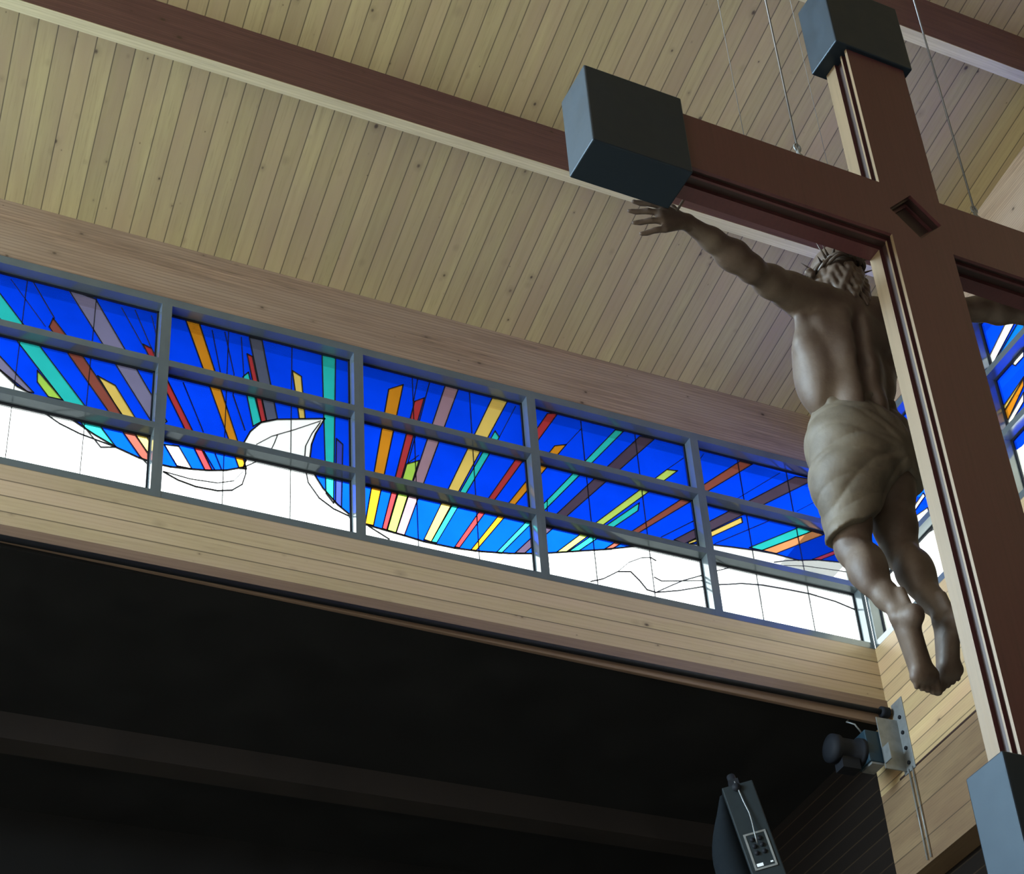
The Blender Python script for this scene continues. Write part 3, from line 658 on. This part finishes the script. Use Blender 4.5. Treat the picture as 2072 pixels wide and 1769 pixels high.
# shoulders and shoulder blades
F.chain([(3.16, 3.62, 4.36), (3.08, 3.61, 4.385), (3.004, 3.60, 4.378)], [.075, .068, .064], .04)
F.chain([(3.19, 3.62, 4.36), (3.30, 3.61, 4.40), (3.385, 3.595, 4.405)], [.075, .068, .064], .04)
F.ell((3.085, 3.585, 4.27), (.070, .038, .095), .03)
F.ell((3.262, 3.585, 4.28), (.070, .038, .095), .03)
# the long back muscles on both sides of the spine, wide back muscles to the armpit
for sg in (-1, 1):
    F.chain([(3.165 + sg * .038, 3.565, 4.30), (3.160 + sg * .040, 3.585, 4.12), (3.172 + sg * .040, 3.600, 3.97), (3.185 + sg * .036, 3.61, 3.88)], [.028, .029, .028, .024], .055)
F.chain([(2.998, 3.625, 4.31), (3.010, 3.635, 4.20), (3.045, 3.640, 4.08)], [.030, .042, .040], .03)
F.chain([(3.378, 3.625, 4.33), (3.335, 3.635, 4.21), (3.300, 3.640, 4.10)], [.030, .042, .040], .03)
F.chain([(3.178, 3.528, 4.38), (3.163, 3.533, 4.25), (3.160, 3.546, 4.10), (3.174, 3.562, 3.96), (3.188, 3.570, 3.86)], [.008, .011, .012, .012, .010], .035, 'sub')
# hollow of the armpit
F.cone((2.992, 3.640, 4.325), (2.985, 3.660, 4.205), .019, .014, .02, 'sub')
# chest and belly on the far side
F.ell((3.095, 3.725, 4.26), (.070, .04, .060), .03); F.ell((3.235, 3.725, 4.28), (.070, .04, .060), .03)

for zz_ in (4.14, 4.07, 4.0):
    for sg in (-1, 1): F.ell((3.165 + sg * .035, 3.765, zz_), (.034, .02, .03), .02)
# neck and head, leaning forward and to the left
F.chain([(3.172, 3.615, 4.38), (3.182, 3.635, 4.47), (3.205, 3.655, 4.56)], [.070, .052, .050], .04)
F.chain([(3.10, 3.605, 4.375), (3.17, 3.610, 4.42), (3.19, 3.63, 4.48)], [.040, .036, .030], .04)
F.chain([(3.27, 3.605, 4.385), (3.21, 3.610, 4.42), (3.20, 3.63, 4.48)], [.040, .036, .030], .04)
HEAD = V3(-.008, 0, -.052)
F.off = HEAD
F.ell((3.222, 3.665, 4.648), (.078, .096, .088), .03)
F.ell((3.215, 3.725, 4.585), (.054, .05, .070), .03)
F.cone((3.208, 3.755, 4.53), (3.200, 3.765, 4.475), .036, .018, .02)           # bearded chin
F.cone((3.216, 3.762, 4.645), (3.213, 3.792, 4.605), .012, .016, .015)          # nose
F.cone((3.180, 3.752, 4.655), (3.252, 3.752, 4.658), .012, .012, .015)          # brow
for sg in (-1, 1): F.ell((3.216 + sg * .032, 3.768, 4.632), (.016, .014, .011), .008, 'sub')
for sg in (-1, 1): F.ell((3.216 + sg * .032, 3.762, 4.632), (.012, .011, .009), .003)
F.cone((3.190, 3.772, 4.560), (3.236, 3.772, 4.562), .0045, .0045, .006, 'sub')  # mouth
for sg in (-1, 1): F.ell((3.218 + sg * .076, 3.675, 4.615), (.012, .022, .032), .008)
F.off = V3(0, 0, 0)
# left arm (on the left of the picture)
F.chain([(3.004, 3.60, 4.378), (2.93, 3.578, 4.372), (2.84, 3.545, 4.352), (2.74, 3.508, 4.330)], [.062, .058, .049, .041], .03)
F.ell((2.86, 3.565, 4.345), (.075, .034, .040), .025)
F.ell((2.965, 3.585, 4.385), (.058, .050, .050), .03)
F.ell((2.725, 3.485, 4.318), (.034, .034, .036), .02)
F.chain([(2.735, 3.503, 4.328), (2.66, 3.482, 4.342), (2.56, 3.455, 4.350), (2.455, 3.425, 4.356)], [.043, .047, .036, .026], .025)
F.ell((2.665, 3.490, 4.320), (.075, .034, .034), .02)
# right arm, rising behind the bar
F.chain([(3.385, 3.595, 4.405), (3.47, 3.572, 4.438), (3.58, 3.54, 4.470), (3.70, 3.505, 4.496)], [.062, .058, .049, .041], .03)
F.ell((3.44, 3.58, 4.43), (.06, .05, .05), .03); F.ell((3.57, 3.555, 4.44), (.075, .034, .040), .025)
F.chain([(3.70, 3.505, 4.496), (3.78, 3.485, 4.495), (3.87, 3.455, 4.488), (3.975, 3.425, 4.474)], [.043, .046, .036, .026], .025)
# hands: palm, four fingers, thumb
def hand(w, kn, tips, thumb):
    w = V3(*w)
    for i, kk in enumerate(kn):
        F.cone(w, kk, .022, .0135, .014, flat=((0, 1, 0), 1.15))
    c = sum(V3(*k_) for k_ in kn) / 4
    F.cone(w * .55 + c * .45, c, .026, .024, .015, flat=((0, 1, 0), 1.5))
    for kk, tp in zip(kn, tips):
        kk = V3(*kk); tp = V3(*tp)
        m1 = kk + (tp - kk) * .42 + V3(0, -.004, 0); m2 = kk + (tp - kk) * .74 + V3(0, .002, 0)
        F.chain([kk, m1, m2, tp], [.0118, .0105, .0095, .0078], .004)
    F.chain([w * .7 + V3(*kn[0]) * .3, thumb[0], thumb[1], thumb[2]], [.017, .014, .0115, .0095], .008)
hand((2.452, 3.424, 4.356), [(2.352, 3.402, 4.364), (2.340, 3.400, 4.330), (2.342, 3.401, 4.297), (2.352, 3.404, 4.266)],
     [(2.262, 3.428, 4.378), (2.245, 3.432, 4.332), (2.256, 3.432, 4.284), (2.278, 3.432, 4.243)],
     [(2.405, 3.425, 4.398), (2.375, 3.435, 4.424), (2.345, 3.447, 4.436)])
hand((3.978, 3.424, 4.470), [(4.062, 3.402, 4.50), (4.074, 3.400, 4.468), (4.072, 3.401, 4.436), (4.060, 3.404, 4.406)],
     [(4.128, 3.440, 4.525), (4.130, 3.448, 4.472), (4.128, 3.446, 4.424), (4.120, 3.440, 4.380)],
     [(4.010, 3.427, 4.515), (4.030, 3.437, 4.545), (4.055, 3.447, 4.565)])
# legs
F.chain([(3.132, 3.700, 3.86), (3.124, 3.712, 3.70), (3.118, 3.735, 3.54), (3.122, 3.742, 3.44)], [.082, .078, .066, .054], .04)
F.chain([(3.270, 3.700, 3.86), (3.290, 3.712, 3.71), (3.306, 3.735, 3.58), (3.312, 3.742, 3.48)], [.088, .083, .066, .054], .04)
F.chain([(3.122, 3.742, 3.455), (3.128, 3.712, 3.34), (3.150, 3.668, 3.22), (3.170, 3.632, 3.125)], [.052, .052, .038, .030], .03)
F.chain([(3.312, 3.742, 3.495), (3.320, 3.712, 3.38), (3.328, 3.668, 3.25), (3.332, 3.630, 3.15)], [.052, .052, .038, .030], .03)
F.ell((3.106, 3.690, 3.335), (.038, .048, .098), .025); F.ell((3.150, 3.693, 3.345), (.036, .046, .090), .025)
F.ell((3.301, 3.690, 3.375), (.038, .048, .098), .025); F.ell((3.340, 3.693, 3.365), (.036, .046, .092), .025)
for u_ in (3.122, 3.303): F.ell((u_, 3.782, 3.465 if u_ < 3.2 else 3.50), (.036, .028, .042), .02)
for u0, z0 in ((3.171, 3.12), (3.331, 3.142)):                       # ankle bones, heel cord
    for sg in (-1, 1): F.ell((u0 + sg * .030, 3.635, z0), (.013, .016, .018), .012)
    F.cone((u0 - .003, 3.615, z0 + .09), (u0 - .002, 3.592, z0 - .01), .014, .014, .02)
# feet, soles towards us, toes down
def foot(heel, ball, across, big_first, toe_len):
    h = V3(*heel); b = V3(*ball); ac = V3(*across); ac /= np.linalg.norm(ac)
    d = (b - h) / np.linalg.norm(b - h); nrm = np.cross(d, ac)
    F.ell(h + d * .008 + V3(0, -.006, 0), (.033, .036, .038), .015)
    F.cone(h + V3(0, .02, 0), b - ac * .012, .030, .026, .02)
    F.cone(h + V3(0, .02, 0) + d * .05, b + ac * .016, .026, .024, .02)
    F.cone(b - ac * .030, b + ac * .030, .022, .021, .02)
    F.cone(h + V3(0, .055, .02), b + V3(0, .028, .01), .030, .020, .03)
    for i in range(5):
        t = (i - 2) / 2.
        if not big_first: t = -t
        r = .0165 if i == 0 else .0115 - .0006 * i
        st = b + ac * t * .036
        en = st + d * (toe_len * (1.0 if i < 2 else 1.0 - .13 * (i - 1))) + ac * t * .004
        F.chain([st, (st + en) / 2, en], [r, r * .82, r], .006)
foot((3.166, 3.588, 3.105), (3.232, 3.668, 2.945), (1, -.05, .30), False, .052)
foot((3.333, 3.590, 3.125), (3.352, 3.688, 2.998), (1, -.10, .38), True, .050)
F.mesh('body', M['bronze'], statue, ORG)

# loincloth
F = Field((2.92, 3.50, 3.38), (3.50, 3.90, 4.10), .0055)
F.ell((3.206, 3.700, 3.89), (.172, .128, .165), .05)
F.ell((3.140, 3.662, 3.80), (.098, .094, .130), .09)
F.ell((3.262, 3.655, 3.81), (.100, .094, .115), .08)
F.chain([(3.132, 3.698, 3.86), (3.128, 3.708, 3.70), (3.118, 3.728, 3.50)], [.104, .102, .090], .08)
F.chain([(3.275, 3.700, 3.88), (3.290, 3.708, 3.74)], [.104, .098], .05)
F.chain([(3.300, 3.66, 3.80), (3.350, 3.67, 3.76), (3.385, 3.69, 3.72)], [.050, .042, .030], .03)
F.chain([(3.365, 3.72, 3.96), (3.405, 3.735, 3.88), (3.400, 3.735, 3.76)], [.034, .034, .028], .03)
g = np.meshgrid(*F.ax, indexing='ij')
ku, kz = 3.300, 3.765
ang = np.arctan2(g[2] - kz, -(g[0] - ku)); dist = np.hypot(g[0] - ku, g[2] - kz)
fade = np.clip((dist - .02) / .10, 0, 1)
w1 = (np.abs(np.sin(ang * 5.5 + dist * 9 + .6)) ** .6 - .6) * -.0095 * fade
w2 = (np.abs(np.sin(ang * 9 - 1.7 - dist * 14 + g[1] * 7)) ** .6 - .6) * -.0050 * fade
w3 = np.sin((g[2] * 55) + (g[0] * 27) + 2 * np.sin(g[0] * 21)) * .0022
F.d += ((w1 + w2 + w3) * np.clip((3.985 - g[2]) / .06, .15, 1)).astype(np.float32)
# hems: high over the right thigh, low over the left one; upper edge dips in the small of the back
zt = 3.992 - .9 * (g[0] - 3.20) ** 2 + .05 * (g[0] - 3.2)
hem = np.interp(g[0], [2.95, 3.05, 3.12, 3.19, 3.24, 3.30, 3.42], [3.455, 3.475, 3.505, 3.555, 3.66, 3.72, 3.725]) + .004 * np.sin(g[0] * 60)
F.d = np.maximum(F.d, (g[2] - zt).astype(np.float32)); F.d = np.maximum(F.d, ((hem - g[2]) * .9).astype(np.float32))
F.chain([(3.045, 3.70, 3.965), (3.062, 3.635, 3.968), (3.12, 3.596, 3.982), (3.20, 3.583, 3.992), (3.28, 3.597, 3.99), (3.335, 3.64, 3.985), (3.352, 3.70, 3.98)], [.011, .012, .013, .013, .013, .012, .011], .02)
del g, ang, dist, fade, w1, w2, w3
F.mesh('loincloth', M['bronze_cloth'], statue, ORG, 1)

# hair: a mass of wavy locks falling on the neck and to the left of the face
F = Field((3.02, 3.48, 4.34), (3.42, 3.86, 4.80), .0045)
F.ell((3.222, 3.663, 4.652), (.081, .099, .091), .02)
F.off = HEAD
rr = random.Random(5)
for i in range(34):
    t = i / 33.
    a = math.radians(-150 + 300 * t)                   # round the back of the head, both temples
    cu, cn = 3.220 + .074 * math.sin(a), 3.658 - .084 * math.cos(a)
    ln = .215 if abs(t - .5) < .3 else .18
    pts = []; side = math.sin(a)
    for s_ in range(7):
        q = s_ / 6.
        out = .016 * math.sin(q * 9 + i * 1.7)
        neckin = -(.012 + .030 * q) * max(0, math.cos(a)) * 1.0 if abs(t - .5) < .35 else 0
        pts.append((cu + side * (.012 + .02 * q) + out * math.cos(a) * .8 - .02 * q, cn + neckin * .8 - out * .3, 4.640 - q * ln - .006 * math.sin(i)))
    F.chain(pts, [.010, .014, .014, .013, .012, .010, .006], .005)
for i in range(16):                                     # loose curls at the left cheek and shoulder
    t = i / 15.
    c = V3(3.125 - .035 * math.sin(t * 5), 3.655 + .03 * math.cos(i * 2.1), 4.64 - .22 * t)
    F.chain([c + V3(.02 * math.cos(i + k_ * 1.1), .015 * math.sin(i * 1.3 + k_ * 1.2), .012 * math.sin(i + k_ * 1.1)) for k_ in range(4)], [.008, .011, .010, .007], .006)
F.mesh('hair', M['bronze'], statue, ORG, 1)

# crown of thorns
cr = MB(); rr = random.Random(11)
cc = Vector((3.212 - ORG[0], 3.662 - ORG[1], 4.600 - ORG[2]))
tilt = Matrix.Rotation(math.radians(-14), 3, 'X') @ Matrix.Rotation(math.radians(-10), 3, 'Y')
for s_ in range(4):
    pts = []
    for k in range(49):
        a = 2 * math.pi * k / 48
        r = .106 + .010 * math.sin(a * 5 + s_ * 1.9)
        pts.append(cc + tilt @ Vector((r * .92 * math.cos(a), r * 1.08 * math.sin(a), .012 * math.cos(a * 4 + s_ * 1.57) + .004 * s_ - .006)))
    cr.tube(pts, .0068, 7)
for k in range(30):
    a = 2 * math.pi * k / 30 + rr.uniform(-.08, .08)
    b0 = cc + tilt @ Vector((.100 * math.cos(a), .114 * math.sin(a), rr.uniform(-.01, .012)))
    dr = tilt @ Vector((math.cos(a) * rr.uniform(.4, 1), math.sin(a) * rr.uniform(.4, 1), rr.uniform(-.4, 1.2)))
    dr.normalize(); ln = rr.uniform(.045, .075)
    cr.tube([b0, b0 + dr * ln * .5, b0 + dr * ln], [.0055, .0035, .0008], 6)
cr.build('crown_of_thorns', M['bronze_dark'], statue)
# nails through palms and feet
for a, b in (((2.400, 3.328, 4.365), (2.400, 3.452, 4.352)), ((4.022, 3.325, 4.46), (4.022, 3.455, 4.46))):
    A_ = Vector(a) - Vector(ORG); B_ = Vector(b) - Vector(ORG)
    MB().tube([A_, B_ - (B_ - A_).normalized() * .006, B_ - (B_ - A_).normalized() * .0055, B_], [.0045, .0045, .011, .010], 8).build('nail', M['bronze_dark'], statue)

# ------------------------------------------------------------------ roller screen tube and its bracket
e = empty('screen_roller', loc=(-9.0, 9.955, 7.485))
tag(e, 'long thin black roller tube along the bottom of the far pine band', 'tube')
MB().tube([(0, 0, 0), (17.02, 0, -.03)], .022, 14).build('tube', M['black'], e)
MB().tube([(17.02, 0, -.03), (17.04, 0, -.03), (17.09, 0, -.03)], [.044, .046, .046], 18).build('end_ring', M['black'], e)

def onB(s, d, z): return FB @ Vector((s, d, z))
FP = FB @ Matrix.Translation((.06, 0, 7.10))
e = empty('wall_bracket', matrix=FP)
tag(e, 'grey steel bracket plate on the right wall just below the corner', 'bracket')
MB().box(0, .15, -.008, 0, -.22, .42).build('back_plate', M['steel'], e, bevel=.002)
MB().box(.03, .04, -.20, -.008, -.20, .26).box(.03, .13, -.20, -.19, -.16, -.02).build('side_plate', M['steel'], e)
for z_ in (.26, .12, -.02, -.15):
    MB().tube([(.09, -.008, z_), (.09, -.022, z_)], .016, 6).build('bolt', M['black'], e)
for s_ in (.07, .12):
    m = MB(); m.tube([(s_, -.016, -.2), (s_, -.016, -.98)], .0055, 8); m.build('guide_rod', M['steel'], e)
e = empty('winch_motor', matrix=FB @ Matrix.Translation((-.02, -.30, 7.06)))
tag(e, 'black and blue grey winch motor beside the steel bracket in the corner', 'motor')
MB().box(-.08, .10, -.02, .12, -.10, .18).build('gear_housing', M['navy'], e, bevel=.008)
m = MB(); m.tube([(0, -.02, .02), (0, -.021, .02), (0, -.06, .02), (0, -.061, .02), (0, -.24, .02), (0, -.241, .02), (0, -.30, .02), (0, -.32, .02)], [.06, .115, .115, .095, .095, .115, .115, .06], 20)
m.box(-.06, .05, -.24, -.08, -.16, -.05); m.build('motor_drum', M['black'], e)
MB().tube([(.02, .02, .18), (.03, -.05, .26), (.0, -.10, .29), (-.02, -.06, .33)], .007, 8).build('power_lead', M['steel'], e)
MB().box(-.06, .09, -.0, .11, -.118, -.10).build('mounting_foot', M['steel'], e)

# ------------------------------------------------------------------ hanging loudspeaker at the lower right
sx_ = Vector((1, -.62, 0)).normalized(); sz_ = Vector((-.13, .12, 1)).normalized()
sx_ = (sx_ - sz_ * sx_.dot(sz_)).normalized(); sy_ = sz_.cross(sx_)
FK = Matrix(((sx_.x, sy_.x, sz_.x, 5.3996), (sx_.y, sy_.y, sz_.y, 8.0), (sx_.z, sy_.z, sz_.z, 5.3187), (0, 0, 0, 1)))
e = empty('loudspeaker', matrix=FK)
tag(e, 'dark loudspeaker with a connector panel, tilted in the shadow at the lower right', 'loudspeaker')
PW = .188
m = MB(); m.box(-PW, 0, 0, .30, -.92, 0); m.build('cabinet', M['speaker'], e, bevel=.006)
m = MB(); nz = 14
prof = []
for k in range(nz + 1):
    z = -.02 - .9 * k / nz; bw = .17 * math.sin(min(1, (k + .4) / nz * 1.9) * math.pi / 2) + .012
    prof.append([(-PW + .001, .04, z), (-PW - bw * .75, .055, z), (-PW - bw, .14, z), (-PW - bw * .8, .26, z), (-PW + .001, .30, z)])
vs = [p for r in prof for p in r]; fs = []
for k in range(nz):
    for j in range(4): fs.append((k * 5 + j, k * 5 + j + 1, k * 5 + 5 + j + 1, k * 5 + 5 + j))
fs += [tuple(range(5)), tuple(range(nz * 5, nz * 5 + 5))[::-1]] + [(k * 5, k * 5 + 5, k * 5 + 9, k * 5 + 4) for k in range(nz)]
m.add(vs, fs, 0, True).build('curved_grille', M['grille'], e)
m = MB(); px0, px1, pz0, pz1 = -.150, -.040, -.575, -.355
m.box(px0 - .012, px1 + .012, -.006, 0, pz1, pz1 + .012).box(px0 - .012, px1 + .012, -.006, 0, pz0 - .012, pz0).box(px0 - .012, px0, -.006, 0, pz0, pz1).box(px1, px1 + .012, -.006, 0, pz0, pz1)
pn = m.build('connector_panel', M['steel'], e)
MB().box(px0, px1, -.003, .0, pz0, pz1).build('panel_plate', M['speaker'], pn)
m = MB()
for i in range(3):
    for j in range(2):
        cx, cz = px0 + .03 + .045 * j, pz1 - .035 - .045 * i
        m.tube([(cx, -.003, cz), (cx, -.012, cz), (cx, -.0125, cz), (cx, -.014, cz)], [.014, .014, .009, .009], 12)
m.build('socket', M['black'], pn)
MB().box(px0 + .006, px0 + .044, -.005, -.003, pz0 + .008, pz0 + .028).build('white_label', M['label'], pn)
MB().box(px1 - .022, px1 - .006, -.005, -.003, pz0 + .016, pz0 + .025).build('white_label', M['label'], pn)
m = MB(); m.tube([(-.10, .02, .03), (-.098, -.012, -.05), (-.094, -.014, -.13), (-.085, -.016, -.22), (-.088, -.02, -.28), (-.095, -.03, -.34), (-.10, -.03, -.40), (-.10, -.014, -.425)], .0042, 8)
m.build('signal_cable', M['steel'], e)
m = MB(); m.box(-.135, -.075, .02, .09, 0, .05); m.tube([(-.105, -.02, -.03), (-.105, .03, -.02), (-.105, .06, .04), (-.105, .07, .10)], .026, 10)
m.build('top_bracket', M['black'], e)
mw_ = FK.inverted(); p0 = Vector((-.094, .15, -.92)); p1 = mw_ @ Vector(((FK @ p0).x, (FK @ p0).y, -1.6))
MB().tube([p0, p1], .03, 12).build('stand_pole', M['black'], e)
